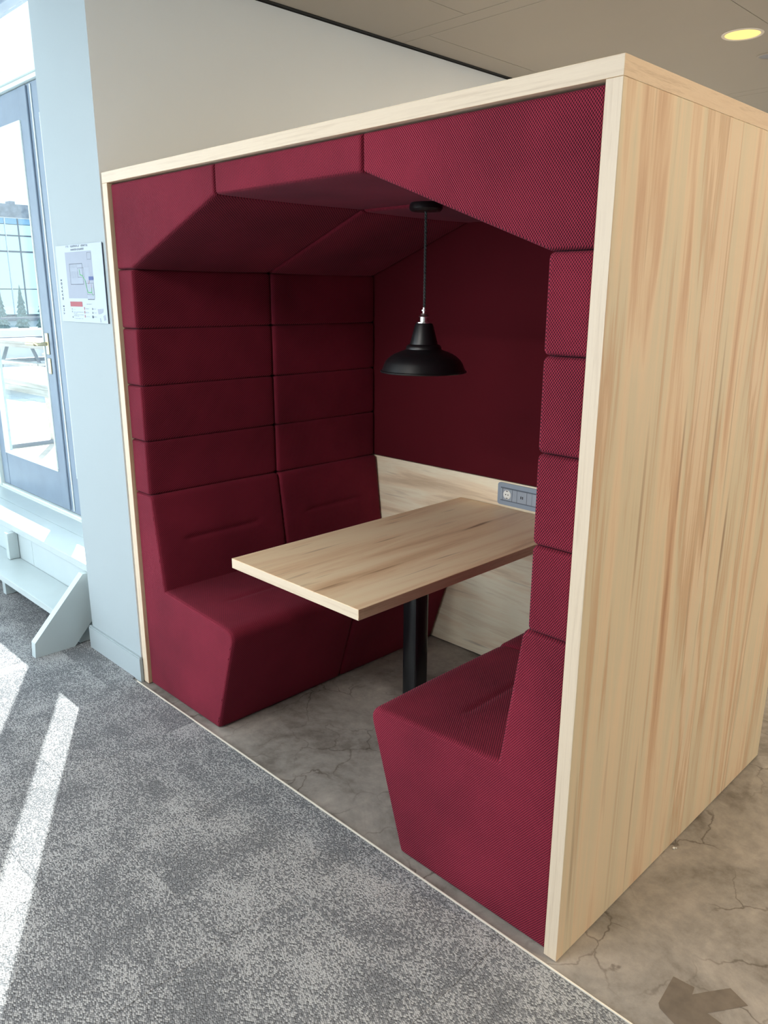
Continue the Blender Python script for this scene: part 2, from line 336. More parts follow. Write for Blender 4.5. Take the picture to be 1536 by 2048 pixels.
# carpet tiles, 51.5 cm, laid up to the trim line in front of the booth
TS = 0.515; tiles = []
me_tile = None
def tile_mesh(w, d):
    mb = MB(); mb.box(0.0003, w-0.0003, 0.0003, d-0.0003, 0.0, 0.0045, 0.0010); 
    bmesh.ops.recalc_face_normals(mb.bm, faces=mb.bm.faces); me = bpy.data.meshes.new('carpet_tile'); mb.bm.to_mesh(me); mb.bm.free(); me.materials.append(M['carpet']); return me
cache = {}
def put_tile(x, y, w, d):
    k = (round(w, 4), round(d, 4))
    if k not in cache: cache[k] = tile_mesh(w, d)
    o = bpy.data.objects.new('carpet_tile', cache[k]); COL.objects.link(o); o.parent = fl
    o.location = (x, y, random.choice((0, 0, 0.0004)))
x0 = -0.055
for i in range(-8, 7):
    xa = x0+i*TS; w = TS
    ytop = -0.030 if xa > -0.1 else 0.40
    cutx = None
    y = ytop if xa > -0.1 else ytop
    first = 0.36 if i % 2 else 0.515
    if xa > -0.1:
        ys = [-0.030, -0.030-(0.545 if i % 2 == 0 else 0.30)]
    else:
        ys = [0.36, 0.36-0.50]
    while ys[-1] > -3.3: ys.append(ys[-1]-TS)
    for a, b in zip(ys, ys[1:]):
        put_tile(xa, b, w, a-b)
# broadloom continuation behind the camera
box('carpet', M['carpet'], -6, x0-8*TS-0.001, -6, 0.36, 0.0002, 0.004, fl)
box('carpet', M['carpet'], x0-8*TS, 7, -6, -3.9, 0.0002, 0.004, fl)
box('carpet', M['carpet'], x0+7*TS+0.001, 7, -3.898, -0.030, 0.0002, 0.004, fl)
tr = MB().prism([(-0.02, -0.0285), (7, -0.0285), (7, -0.0245), (-0.02, -0.0245)], 'z', 0.0, 0.007).build('trim_1', M['trimwhite']); tag(tr, kind='structure')

# worn arrow-shaped patch on the concrete
ar = [(2.376, 0.178), (2.428, 0.184), (2.433, 0.160), (2.452, 0.189), (2.492, 0.246), (2.543, 0.226), (2.482, 0.135), (2.507, 0.133), (2.56, 0.125), (2.47, 0.04), (2.395, 0.066), (2.386, 0.078)]
mb = MB(); mb.bm.faces.new([mb.bm.verts.new((x, y, 0.0006)) for x, y in ar])
M['patch'] = plain('worn_patch', (0.150, 0.125, 0.102), 0.55, noise=0.18, nscale=25)
mb.build('floor_patch', M['patch'], fl)

# booth-side wall block with its end face
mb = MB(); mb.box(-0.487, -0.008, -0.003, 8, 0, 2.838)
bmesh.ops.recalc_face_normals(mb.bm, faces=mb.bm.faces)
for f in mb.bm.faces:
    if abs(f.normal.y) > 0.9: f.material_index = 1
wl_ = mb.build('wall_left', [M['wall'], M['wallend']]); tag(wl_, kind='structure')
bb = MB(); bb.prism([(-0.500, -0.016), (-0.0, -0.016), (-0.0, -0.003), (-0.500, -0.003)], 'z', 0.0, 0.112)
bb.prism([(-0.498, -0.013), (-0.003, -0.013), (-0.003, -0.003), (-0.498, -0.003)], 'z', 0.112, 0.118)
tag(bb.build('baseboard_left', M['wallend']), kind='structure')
tag(box('gap_shade', M['darkgap'], -0.008, 0.014, 0, 8, 2.842, 2.86), kind='structure')  # dark strip standing in for the shade in the gap along the wall top
# rest of the room shell
XW = 7.0; YF = -6.0; YB = 8.0; XL = -6.0
ceil = box('ceiling', M['darkgap'], -0.487, XW, YF, YB, 2.875, 2.95); tag(ceil, kind='structure')
# metal ceiling panels: wide strips across (x) and long panels between them
def cpanel(x0, x1, y0, y1):
    box('ceiling_panel', M['ceil'], x0+0.0015, x1-0.0015, y0+0.0015, y1-0.0015, ZC, ZC+0.03, ceil, 0.0)
ystrips = [-5.1, -2.9, -0.695, 1.505, 3.705, 5.905]
for ys in ystrips: 
    for k in range(3): cpanel(0.014+k*2.33, 0.014+(k+1)*2.33, ys, ys+0.098)
edges = [YF]+[e for ys in ystrips for e in (ys, ys+0.098)]+[YB]
for j in range(0, len(edges), 2):
    ya, yb = edges[j], edges[j+1]
    offx = 0.18 if (j//2) % 2 == 0 else 0.49
    xs = [0.014]+[offx+1.2*k for k in range(0, 6)]+[XW]
    for a, b in zip(xs, xs[1:]): cpanel(a, b, ya, yb)
box('ceiling_panel', M['ceil'], -0.487, 0.0, YF, -0.02, ZC, ZC+0.03, ceil)
c2 = box('ceiling_2', M['whitematte'], XL, -0.487, YF, 0.45, 3.30, 3.36); tag(c2, kind='structure')
tag(box('wall_upper', M['whitematte'], -0.495, -0.487, YF, 0.0, 2.845, 3.30), kind='structure')
tag(box('wall_rear', M['wall'], -0.4, XW, YB, YB+0.1, 0, 2.9), kind='structure')
# wall behind the camera and side walls, with windows
def window(name, axis, pos, a0, a1, z0, z1, n, parentless=True):
    """frame + panes; axis is the wall normal"""
    w = empty(name, (0, 0, 0)); tag(w, kind='structure')
    def bx(nm, m, a, b, c, d, t=0.03):
        if axis == 'y': return box(nm, m, a, b, pos-t, pos+t, c, d, w)
        return box(nm, m, pos-t, pos+t, a, b, c, d, w)
    bx('frame', M['greymetal'], a0, a1, z0, z0+0.06); bx('frame', M['greymetal'], a0, a1, z1-0.06, z1)
    st = (a1-a0)/n
    for k in range(n+1):
        c = a0+st*k; bx('frame', M['greymetal'], max(a0, c-0.03), min(a1, c+0.03), z0+0.06, z1-0.06)
    for k in range(n): bx('pane', M['glass'], a0+st*k+0.03, a0+st*(k+1)-0.03, z0+0.06, z1-0.06, 0.004)
    return w
def shell_wall(name, axis, p0, p1, a0, a1, w0, w1, z0, z1, top):
    mb = MB()
    def bx(a, b, c, d):
        if b-a < 1e-4 or d-c < 1e-4: return
        if axis == 'y': mb.box(a, b, p0, p1, c, d)
        else: mb.box(p0, p1, a, b, c, d)
    bx(a0, w0, 0, top); bx(w1, a1, 0, top); bx(w0, w1, 0, z0); bx(w0, w1, z1, top)
    tag(mb.build(name, M['wall']), kind='structure')
shell_wall('wall_front', 'y', YF-0.15, YF, XL, XW, -5.6, 2.0, 0.4, 2.8, 3.30)
window('window_3', 'y', YF-0.07, -5.6, 2.0, 0.4, 2.8, 6)
shell_wall('wall_far_left', 'x', XL-0.15, XL, YF, 0.45, -5.5, 0.1, 0.4, 2.95, 3.30)
window('window_4', 'x', XL-0.07, -5.5, 0.1, 0.4, 2.95, 4)
shell_wall('wall_right', 'x', XW, XW+0.15, YF, YB, 1.2, 7.4, 0.5, 2.75, 2.95)
window('added_window', 'x', XW+0.07, 1.2, 7.4, 0.5, 2.75, 4)  # unseen window added to go with the right fill lamp

# ------------------------------------------------------------------ glazed wall with doors, beside the wall block (plane y = 0.40)
YW = 0.40
g1 = empty('window_1'); tag(g1, kind='structure')         # framing of the glazed wall
box('mullion', M['creamframe'], -2.70, -2.565, 0.345, 0.43, 0.37, 3.12, g1, 0.004)
box('transom', M['creamframe'], XL, -0.487, 0.335, 0.43, 2.735, 2.800, g1, 0.004)
box('transom', M['creamframe'], XL, -0.487, 0.350, 0.43, 2.712, 2.734, g1, 0.002)
box('head', M['greymetal'], XL, -0.487, 0.345, 0.43, 3.10, 3.30, g1, 0.003)
box('threshold', M['creamframe'], -2.56, -0.487, 0.335, 0.45, 0.372, 0.402, g1, 0.004)
box('threshold', M['creamframe'], -2.56, -0.487, 0.352, 0.45, 0.402, 0.414, g1, 0.002)
for a, b in ((-5.9, -4.3), (-4.26, -2.72), (-2.68, -1.52), (-1.50, -0.49)):
    box('transom_pane', M['glass'], a, b, 0.398, 0.404, 2.805, 3.095, g1)
g2 = empty('window_2'); tag(g2, kind='structure')         # fixed light next to the doors
box('frame', M['greymetal'], XL, -2.70, 0.37, 0.42, 0.40, 0.50, g2, 0.003)
box('frame', M['greymetal'], XL, -2.70, 0.37, 0.42, 2.62, 2.71, g2, 0.003)
for c in (-2.735, -4.30, -5.95): box('frame', M['greymetal'], c-0.035, c+0.035, 0.37, 0.42, 0.50, 2.62, g2, 0.003)
for a, b in ((-5.91, -4.34), (-4.26, -2.775)): box('pane', M['glass'], a, b, 0.392, 0.398, 0.50, 2.62, g2)
sill = box('wall_under_window', M['white'], XL, -0.487, 0.36, 0.45, 0.0, 0.372); tag(sill, kind='structure')

def door(name, xa, xb, handle):
    d = empty(name, (xa, YW, 0.416)); tag(d, kind='structure'); o = tuple(d.location)
    st = 0.105; st2 = 0.105 if handle else 0.148
    def b(nm, m, *a, bev=0.003): return box(nm, m, *a, parent=d, bev=bev, origin=o)
    b('stile', M['greymetal'], xa+0.002, xa+st2, 0.368, 0.412, 0.418, 2.708)
    b('stile', M['greymetal'], xb-st, xb-0.002, 0.368, 0.412, 0.418, 2.708)
    b('rail', M['greymetal'], xa+st2, xb-st, 0.370, 0.410, 0.418, 0.640)
    b('rail', M['greymetal'], xa+st2, xb-st, 0.370, 0.410, 2.555, 2.708)
    # glazing beads
    for (p, q, r, s) in ((xa+st2, xb-st, 0.640, 0.655), (xa+st2, xb-st, 2.540, 2.555)):
        b('glazing_bead', M['creamframe'], p, q, 0.362, 0.392, r, s)
    for (p, q) in ((xa+st2, xa+st2+0.012), (xb-st-0.012, xb-st)):
        b('glazing_bead', M['creamframe'], p, q, 0.362, 0.392, 0.655, 2.540)
    b('pane', M['glass'], xa+st2+0.012, xb-st-0.012, 0.394, 0.400, 0.655, 2.540, bev=0)
    if handle:
        hx = xb-0.055
        pl = MB(o).box(hx-0.016, hx+0.016, 0.358, 0.368, 1.33, 1.45, 0.004).build('handle_plate', M['brass'], d)
        MB(o).tube([(hx, 0.362, 1.39), (hx, 0.305, 1.39), (hx-0.012, 0.298, 1.39), (hx-0.13, 0.298, 1.388)], [0.011, 0.010, 0.011, 0.012], 12).build('lever', M['brass'], d, smooth=True)
        kp = MB(o).box(hx-0.016, hx+0.016, 0.358, 0.368, 1.22, 1.31, 0.012).build('lock_plate', M['brass'], d)
        MB(o).box(hx-0.004, hx+0.004, 0.3565, 0.359, 1.245, 1.275).build('keyhole', M['darkhole'], kp) if False else None
    else:
        b('astragal', M['greymetal'], xa-0.016, xa+0.016, 0.358, 0.3675, 0.43, 2.70)
        b('groove_strip', M['creamframe'], xa+0.060, xa+0.070, 0.362, 0.3675, 0.43, 2.70)
    return d
door('door_1', -2.560, -1.512, True)
door('door_2', -1.508, -0.492, False)

# ------------------------------------------------------------------ white step unit under the window
su = empty('step_unit', (-0.9, 0.15, 0)); so = tuple(su.location)
tag(su, 'long white wooden two-tread step unit below the glazed doors beside the white wall end', 'steps')
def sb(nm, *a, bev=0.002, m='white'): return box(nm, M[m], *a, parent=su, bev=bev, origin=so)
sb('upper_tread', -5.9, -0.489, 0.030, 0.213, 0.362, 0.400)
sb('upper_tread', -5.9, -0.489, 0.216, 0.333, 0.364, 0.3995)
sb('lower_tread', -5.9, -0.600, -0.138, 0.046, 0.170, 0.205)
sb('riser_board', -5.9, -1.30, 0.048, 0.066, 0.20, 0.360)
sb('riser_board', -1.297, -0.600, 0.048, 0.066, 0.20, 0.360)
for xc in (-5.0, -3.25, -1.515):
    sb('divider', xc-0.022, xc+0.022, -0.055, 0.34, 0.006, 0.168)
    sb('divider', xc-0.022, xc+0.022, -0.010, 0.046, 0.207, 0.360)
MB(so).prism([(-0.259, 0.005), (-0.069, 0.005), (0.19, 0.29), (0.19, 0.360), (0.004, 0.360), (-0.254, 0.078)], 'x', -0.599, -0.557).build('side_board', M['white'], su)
sb('foot_board', -0.60, -0.578, -0.035, 0.33, 0.006, 0.30)

# ------------------------------------------------------------------ terrace and everything outside
ZT = 0.20
ter = box('terrace', M['pavebase'], -17, -0.5, 0.46, 16, 0.0, ZT-0.045); tag(ter, kind='structure')
def pv(x, y, w):
    o = MB((x, y, ZT)).box(x+0.004, x+w-0.004, y+0.004, y+w-0.004, ZT-0.045, ZT, 0.004)
    return o
pm = MB((0, 0, 0)).box(0.004, 0.596, 0.004, 0.596, -0.045, 0, 0.004).build('paver', M['paver'], ter); pm.location = (-1.12, 0.47, ZT)
for i in range(0, 20):
    for j in range(0, 12):
        if i == 0 and j == 0: continue
        c = bpy.data.objects.new('paver', pm.data); COL.objects.link(c); c.parent = ter
        c.location = (-1.12-0.6*i, 0.47+0.6*j, ZT+random.uniform(-0.002, 0.001))
tag(box('ground', M['asphalt'], -140, -6.4, -60, 120, -0.4, -0.3), kind='structure')

def picnic_table(x, y, L, rot, label, wide=0.78, h=0.74, seats=True):
    t = empty('picnic_table', (x, y, ZT)); t.rotation_euler = (0, 0, rot)
    tag(t, label, 'picnic table', 'picnic tables on the terrace')
    n = 5; pw = wide/n
    for k in range(n):
        MB().box(-L/2+random.uniform(-.004, .004), L/2+random.uniform(-.004, .004), -wide/2+k*pw+0.004, -wide/2+(k+1)*pw-0.004, h-0.045, h, 0.004).build('plank', M['timber'], t)
    MB().box(-L/2+0.02, L/2-0.02, -wide/2+0.005, -wide/2+0.03, h-0.10, h-0.046, 0.003).build('apron', M['timber'], t)
    MB().box(-L/2+0.02, L/2-0.02, wide/2-0.03, wide/2-0.005, h-0.10, h-0.046, 0.003).build('apron', M['timber'], t)
    for s in ((-1, 1) if seats else ()):
        for k in range(2):
            c = s*(wide/2+0.28)+(k-0.5)*0.135
            MB().box(-L/2, L/2, c-0.062, c+0.062, 0.415, 0.455, 0.004).build('seat_plank', M['timber'], t)
    for s in (-1, 1):
        xx = s*(L/2-0.22)
        if seats:
            MB().box(xx-0.03, xx+0.03, -wide/2-0.36, wide/2+0.36, 0.345, 0.413, 0.004).build('cross_beam', M['steel'], t)
        else:
            MB().box(xx-s*0.17-0.03, xx-s*0.17+0.03, -wide/2+0.1, wide/2-0.02, 0.0, 0.04, 0.004).build('foot_beam', M['steel'], t)
        for q in (-1, 1):
            if seats: MB().tube([(xx+0.045, q*0.46, 0.002), (xx+0.045, q*0.20, h-0.1)], 0.03, 6).build('leg', M['steel'], t)
            else: MB().tube([(xx-s*0.17, q*0.31, 0.002), (xx-s*0.17, q*0.29, h-0.046)], 0.04, 4).build('leg', M['timber'], t)
    return t
picnic_table(-4.12, 1.42, 2.5, math.radians(1.5), 'pale weathered plank table just outside the glazed door', wide=0.72, h=0.75, seats=False)
picnic_table(-10.2, 3.75, 2.0, math.radians(8), 'picnic table farther out on the terrace, seen above the near table')
# steel railing along the terrace edge
rl = empty('railing', (-14, 4, ZT)); tag(rl, 'dark steel railing with slim posts along the terrace edge', 'railing'); ro = tuple(rl.location)
for z in (1.19, 0.80): box('rail', M['steel'], -14.02, -13.98, -2, 14, z-0.02, z+0.02, rl, origin=ro)
for k in range(9): box('post', M['steel'], -14.025, -13.975, -2+k*2-0.02+0.85*0, -2+k*2+0.03, ZT, 1.30, rl, origin=ro)
pl = box('low_wall', M['whitematte'], -15.3, -14.6, -6, 16, ZT-0.3, 0.93); tag(pl, 'low white wall running behind the dark terrace railing', 'low wall')
# glass-fronted building
bo = (-60, 22, -0.3); bd = empty('office_building', bo); tag(bd, 'glass fronted office building with grey parapet across the grounds', 'building')
box('body', M['rubble'], -80, -60.3, -10, 60, -0.3, 7.0, bd, origin=bo)
box('parapet', M['rubble'], -80, -59.9, -10, 60, 7.12, 8.05, bd, origin=bo)
box('roof_vent', M['rubble'], -61, -60.2, 22.3, 22.7, 8.05, 8.28, bd, origin=bo)
lev = [(0.2, 2.0), (2.06, 4.66), (4.78, 5.80), (5.90, 6.62), (6.66, 7.06)]
box('transom', M['steel'], -60.1, -59.93, 12, 34, 4.66, 4.78, bd, origin=bo)
box('transom', M['steel'], -60.1, -59.93, 12, 34, 5.80, 5.90, bd, origin=bo)
box('transom', M['whitematte'], -60.1, -59.93, 12, 34, 7.06, 7.12, bd, origin=bo)
for k in range(13):
    yy = 16.95+k*0.95
    box('mullion', M['whitematte'] if k % 2 else M['steel'], -60.1, -59.92, yy-0.03, yy+0.03, 0.2, 7.06, bd, origin=bo)
    if k < 12:
        for j, (z0, z1) in enumerate(lev):
            mt = M['facadeglass2'] if j == 4 or (j == 2 and k % 5 == 2) else M['facadeglass']
            box('pane', mt, -60.06, -60.0, yy+0.03, yy+0.92, z0, z1, bd, origin=bo)
# firs
def fir(x, y, h, r, label):
    t = empty('fir_tree', (x, y, -0.3)); tag(t, label, 'tree')
    MB().tube([(0, 0, 0), (0, 0, h*0.9)], [h*0.03, h*0.006], 7).build('trunk', M['steel'], t)
    mb = MB(); n = 9
    for k in range(n):
        z = h*(0.12+0.86*k/n); rr = r*(1-k/n)**0.85+0.03; m = 14
        top = mb.bm.verts.new((0, 0, z+h*0.2)); ring = []
        for i in range(m):
            a = 2*math.pi*(i+0.5*(k % 2))/m; q = rr*(1.0 if i % 2 else 0.62)*random.uniform(.85, 1.1)
            ring.append(mb.bm.verts.new((q*math.cos(a), q*math.sin(a), z-rr*0.25*random.uniform(.6, 1.2))))
        for i in range(m): mb.bm.faces.new([top, ring[i], ring[(i+1) % m]])
        mb.bm.faces.new(ring[::-1])
    mb.build('branches', M['needles'], t)
fir(-38, 12.95, 2.0, 0.42, 'small fir before the glass building, farther from the door stile')
fir(-38, 13.95, 2.25, 0.38, 'taller slim fir before the glass building')
fir(-38, 15.05, 2.3, 0.5, 'dark fir before the glass building, closest to the door stile')

# ================================================================== BOOTH
booth = empty('meeting_booth', (Wd/2, D/2, 0)); bo = tuple(booth.location)
tag(booth, 'pale beech meeting booth with a burgundy padded interior and sloped ceiling', 'booth')
# boards: laminated faces with lighter edge bands
def board(name, x0, x1, y0, y1, z0, z1, face, edge_front, parent=booth, o=bo):
    mb = MB(o); mb.box(x0, x1, y0, y1, z0, z1)
    mb.bm.faces.ensure_lookup_table(); bmesh.ops.recalc_face_normals(mb.bm, faces=mb.bm.faces)
    for f in mb.bm.faces:
        if abs(f.normal.y) > 0.9: f.material_index = 1
    es = list(mb.bm.edges)
    bmesh.ops.bevel(mb.bm, geom=es, offset=0.0009, segments=1, affect='EDGES')
    return mb.build(name, [face, edge_front], parent)
board('side_panel', Wd-T, Wd, 0, D, 0.004, H-T-0.0005, M['side'], M['edge_z'])
board('side_panel', 0, T, 0, D, 0.004, H-T-0.0005, M['side'], M['edge_z'])
# top board: every visible face is edge band
mb = MB(bo); mb.box(0, Wd, 0, D, H-T, H)
bmesh.ops.recalc_face_normals(mb.bm, faces=mb.bm.faces)
for f in mb.bm.faces:
    if abs(f.normal.x) > 0.9: f.material_index = 2
    elif abs(f.normal.y) > 0.9: f.material_index = 1
bmesh.ops.bevel(mb.bm, geom=list(mb.bm.edges), offset=0.0009, segments=1, affect='EDGES')
mb.build('top_panel', [M['back'], M['edge_x'], M['edge_y']], booth)
board('back_panel', T, Wd-T, 1.275, 1.313, 0.004, 0.874, M['back'], M['back'])
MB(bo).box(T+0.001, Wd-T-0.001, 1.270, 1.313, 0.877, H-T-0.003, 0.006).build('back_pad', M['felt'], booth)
MB(bo).box(T+0.001, Wd-T-0.001, 1.315, 1.345, 0.004, H-T-0.003).build('back_board', M['side'], booth)

# upholstered solids: rounded profile in (x,z) run along y, softened ends with a stitched seam
def inset_poly(pts, d):
    """offset a polygon inwards by d, corners mitred"""
    n = len(pts); A = sum(pts[i][0]*pts[(i+1) % n][1]-pts[(i+1) % n][0]*pts[i][1] for i in range(n)); s = 1 if A > 0 else -1
    out = []
    for i in range(n):
        p = Vector(pts[i]); e1 = (p-Vector(pts[i-1])).normalized(); e2 = (Vector(pts[(i+1) % n])-p).normalized()
        n1 = Vector((-e1.y, e1.x))*s; n2 = Vector((-e2.y, e2.x))*s
        m = (n1+n2); m = m/max(0.25, m.dot(n1)); out.append(p+m*d)
    return out
def fillet(pts, radii, step, counts=None):
    n = len(pts); out = []; K = 5
    for i in range(n):
        p = Vector(pts[i]); a = (Vector(pts[i-1])-p); b = (Vector(pts[(i+1) % n])-p)
        la, lb = a.length, b.length; a.normalize(); b.normalize()
        ang = a.angle(b); t = min(radii[i]/math.tan(ang/2), la*0.45, lb*0.45)
        s = p+a*t; e = p+b*t
        for j in range(K+1):
            u = j/K; out.append((1-u)**2*s+2*u*(1-u)*p+u*u*e)
    res = []; cs = []
    for i in range(len(out)):
        p, q = out[i], out[(i+1) % len(out)]
        m = max(1, int((q-p).length/step)) if counts is None else counts[i]
        cs.append(m)
        for j in range(m): res.append(p+(q-p)*(j/m))
    return res, cs
def upholster(name, pts, radii, y0, y1, parent, origin, dents=(), step=0.02, mirror=False, bulge=0.003, mat='fabric'):
    P, cs = fillet(pts, radii, step); n = len(P)
    area2 = sum(P[i].x*P[(i+1) % n].y-P[(i+1) % n].x*P[i].y for i in range(n)); sgn = 1 if area2 > 0 else -1
    nor = []
    for i in range(n):
        d = (P[(i+1) % n]-P[i-1]); 
        d = d.normalized() if d.length > 1e-9 else Vector((1, 0)); nor.append(Vector((d.y, -d.x))*sgn)
    ends = [(0.0, 0.011), (0.0015, 0.0065), (0.004, 0.0032), (0.006, 0.0032), (0.0075, 0.0016), (0.012, 0.0005), (0.02, 0.0)]
    L = y1-y0; ny = max(4, int((L-0.04)/max(step, 0.015)))
    rows = [(y0+a, b) for a, b in ends]+[(y0+0.02+(L-0.04)*k/ny, 0.0) for k in range(1, ny)]+[(y1-a, b) for a, b in ends[::-1]]
    bm = bmesh.new(); rings = []; O = Vector(origin)
    for y, ins in rows:
        base = P if ins == 0 else fillet(inset_poly(pts, ins), [max(r-ins*0.5, 0.002) for r in radii], step, cs)[0]
        ring = []; ty = (y-y0)/L; bu = bulge*min(1, 4*ty*(1-ty)) if ins == 0 else 0
        for i in range(n):
            off = bu
            for (cx, cz, ya, yb, dp, wd) in dents:
                dd = (P[i]-Vector((cx, cz))).length
                if dd < 4*wd:
                    e = min(1, max(0, (y-ya+0.02)/0.03))*min(1, max(0, (yb+0.02-y)/0.03))
                    off -= dp*e*(0.65*math.exp(-(dd/wd)**2)+0.35*math.exp(-(dd/(2.2*wd))**2))
            q = base[i]+nor[i]*off
            x = Wd-q.x if mirror else q.x
            ring.append(bm.verts.new(Vector((x, y, q.y))-O))
        rings.append(ring)
    for a, b in zip(rings, rings[1:]):
        for i in range(n): bm.faces.new([a[i], a[(i+1) % n], b[(i+1) % n], b[i]])
    caps = [bm.faces.new(rings[0]), bm.faces.new(rings[-1])]
    bmesh.ops.recalc_face_normals(bm, faces=bm.faces)
    tr = bmesh.ops.triangulate(bm, faces=caps, ngon_method='EAR_CLIP')['faces']
    for f in bm.faces: f.smooth = True
    for f in tr: f.smooth = False
    me = bpy.data.meshes.new(name); bm.to_mesh(me); bm.free()
    return link(name, me, M[mat], parent)
YA, YM, YE = 0.012, 0.652, 1.268
mods = [(YA, YM-0.0015, 0.0), (YM+0.0015, YE, 0.007)]     # front and rear module; the rear one stands a little proud
xi = T+0.001
# ceiling pads
for (ya, yb, e) in mods:
    for mir in (False, True):
        upholster('ceiling_pad', [(xi, 1.754), (0.155+e, 1.754-e*0.3), (0.731, 1.966-e), (0.731, 2.0585), (xi, 2.0585)], [0.003, 0.02, 0.006, 0.005, 0.003], ya, yb, booth, bo, mirror=mir)
    upholster('ceiling_pad', [(0.734, 1.966-e), (Wd-0.734, 1.966-e), (Wd-0.734, 2.0585), (0.734, 2.0585)], [0.012, 0.012, 0.005, 0.005], ya, yb, booth, bo)

def bench(mir, label):
    ox = 0.35 if not mir else Wd-0.35
    b = empty('high_back_bench', (ox, 0.64, 0)); o = tuple(b.location); tag(b, label, 'bench', 'two benches facing across the booth table')
    for (ya, yb, e) in mods:
        L = yb-ya
        dents = []
        # backrest dimple line and seat dimple line
        pb = Vector((0.222, 0.483)); pt = Vector((0.168, 0.878)); c = pb+(pt-pb)*0.50
        dents.append((c.x, c.y, ya+0.14, yb-0.15, 0.010, 0.007))
        dents.append((0.455, 0.464, ya+0.16, yb-0.16, 0.010, 0.007))
        upholster('seat_block', [(xi, 0.004), (0.572, 0.004), (0.714+e, 0.455), (0.222, 0.485), (0.168+e, 0.877), (xi, 0.877)],
                  [0.004, 0.012, 0.045, 0.004, 0.022, 0.004], ya, yb, b, o, dents, step=0.008, mirror=mir, bulge=0.002)
        for k in range(4):
            z0 = 0.8785+0.21875*k; z1 = z0+0.2175
            upholster('back_cushion', [(xi, z0), (0.155+e, z0), (0.155+e, z1), (xi, z1)], [0.003, 0.014, 0.014, 0.003], ya, yb, b, o, mirror=mir, bulge=0.002)
    return b
bench(False, 'burgundy high-back bench against the side panel next to the white wall')
bench(True, 'burgundy high-back bench against the beech side panel nearest the viewer')

# ------------------------------------------------------------------ table
tb = empty('booth_table', (1.072, 0.61, 0)); to = tuple(tb.location)
tag(tb, 'rectangular beech table on one black column between the two benches', 'table')
mb = MB(to); mb.box(0.742, 1.402, 0.0, 1.262, 0.724, 0.760)
bmesh.ops.recalc_face_normals(mb.bm, faces=mb.bm.faces)
for f in mb.bm.faces:
    if abs(f.normal.y) > 0.9: f.material_index = 1
    elif abs(f.normal.x) > 0.9: f.material_index = 2
bmesh.ops.bevel(mb.bm, geom=list(mb.bm.edges), offset=0.0012, segments=1, affect='EDGES')
mb.build('tabletop', [M['table'], M['edge_x'], M['edge_y']], tb)
def rrect(cx, cy, hx, hy, r, k=5):
    pts = []
    for sx, sy, a0 in ((1, 1, 0), (-1, 1, 90), (-1, -1, 180), (1, -1, 270)):
        for j in range(k+1):
            a = math.radians(a0+90*j/k); pts.append((cx+sx*(hx-r)+r*math.cos(a), cy+sy*(hy-r)+r*math.sin(a)))
    return pts
MB(to).prism(rrect(1.072, 0.61, 0.038, 0.038, 0.014), 'z', 0.014, 0.718).build('column', M['blackgloss'], tb, smooth=True)
MB(to).prism(rrect(1.072, 0.61, 0.13, 0.20, 0.02), 'z', 0.718, 0.724).build('mounting_plate', M['black'], tb)
MB(to).prism(rrect(1.072, 0.61, 0.048, 0.048, 0.016), 'z', 0.001, 0.013).build('base_plate', M['black'], tb)

# ------------------------------------------------------------------ pendant lamp
px, py = 1.072, 0.630
pd = empty('pendant_lamp', (px, py, 1.958)); po = tuple(pd.location)
tag(pd, 'matt black metal pendant lamp hanging over the booth table on a twisted cord', 'lamp')
MB(po).lathe([(0.052, 1.9655), (0.056, 1.958), (0.057, 1.945), (0.050, 1.938), (0.012, 1.937)], (px, py, 0), 40).build('ceiling_rose', M['black'], pd, smooth=True)
for s in (0, 1):
    pts = []; 
    for k in range(181):
        z = 1.940-(1.940-1.612)*k/180; a = math.pi*s+(1.940-z)*2*math.pi/0.022
        pts.append((px+0.0022*math.cos(a), py+0.0022*math.sin(a), z))
    MB(po).tube(pts, 0.0028, 6).build('cord', M['cord'] if 'cord' in M else M['black'], pd, smooth=True)
hold = [(0.004, 1.622), (0.006, 1.620), (0.006, 1.612), (0.011, 1.611), (0.011, 1.606), (0.0065, 1.605), (0.0065, 1.597), (0.012, 1.596), (0.014, 1.590), (0.008, 1.588),
        (0.016, 1.587), (0.020, 1.583), (0.0205, 1.581), (0.0165, 1.580), (0.0165, 1.560), (0.022, 1.559), (0.027, 1.558), (0.027, 1.554), (0.010, 1.553)]
MB(po).lathe([(r, 1.622-(1.622-z)*0.80) for r, z in hold], (px, py, 0), 36).build('lamp_holder', M['chrome'], pd, smooth=True)
outer = [(0.020, 1.568), (0.029, 1.566), (0.032, 1.561), (0.0485, 1.500), (0.0495, 1.495), (0.058, 1.491), (0.0625, 1.485), (0.063, 1.478), (0.068, 1.474), (0.086, 1.468), (0.105, 1.460),
         (0.122, 1.449), (0.134, 1.437), (0.139, 1.429), (0.1475, 1.408), (0.1495, 1.404), (0.154, 1.402), (0.1555, 1.399), (0.154, 1.3965), (0.151, 1.397)]
inner = [(r-0.003, z-0.002) for r, z in outer[2:-3]][::-1]
MB(po).lathe(outer+[(0.148, 1.400)]+inner+[(0.02, 1.56)], (px, py, 0), 72, cap=False).build('lamp_shade', M['black'], pd, smooth=True)
MB(po).lathe([(0.012, 1.553), (0.013, 1.52), (0.026, 1.49), (0.030, 1.465), (0.022, 1.442), (0.004, 1.434)], (px, py, 0), 24).build('bulb', M['socketwhite'], pd, smooth=True)

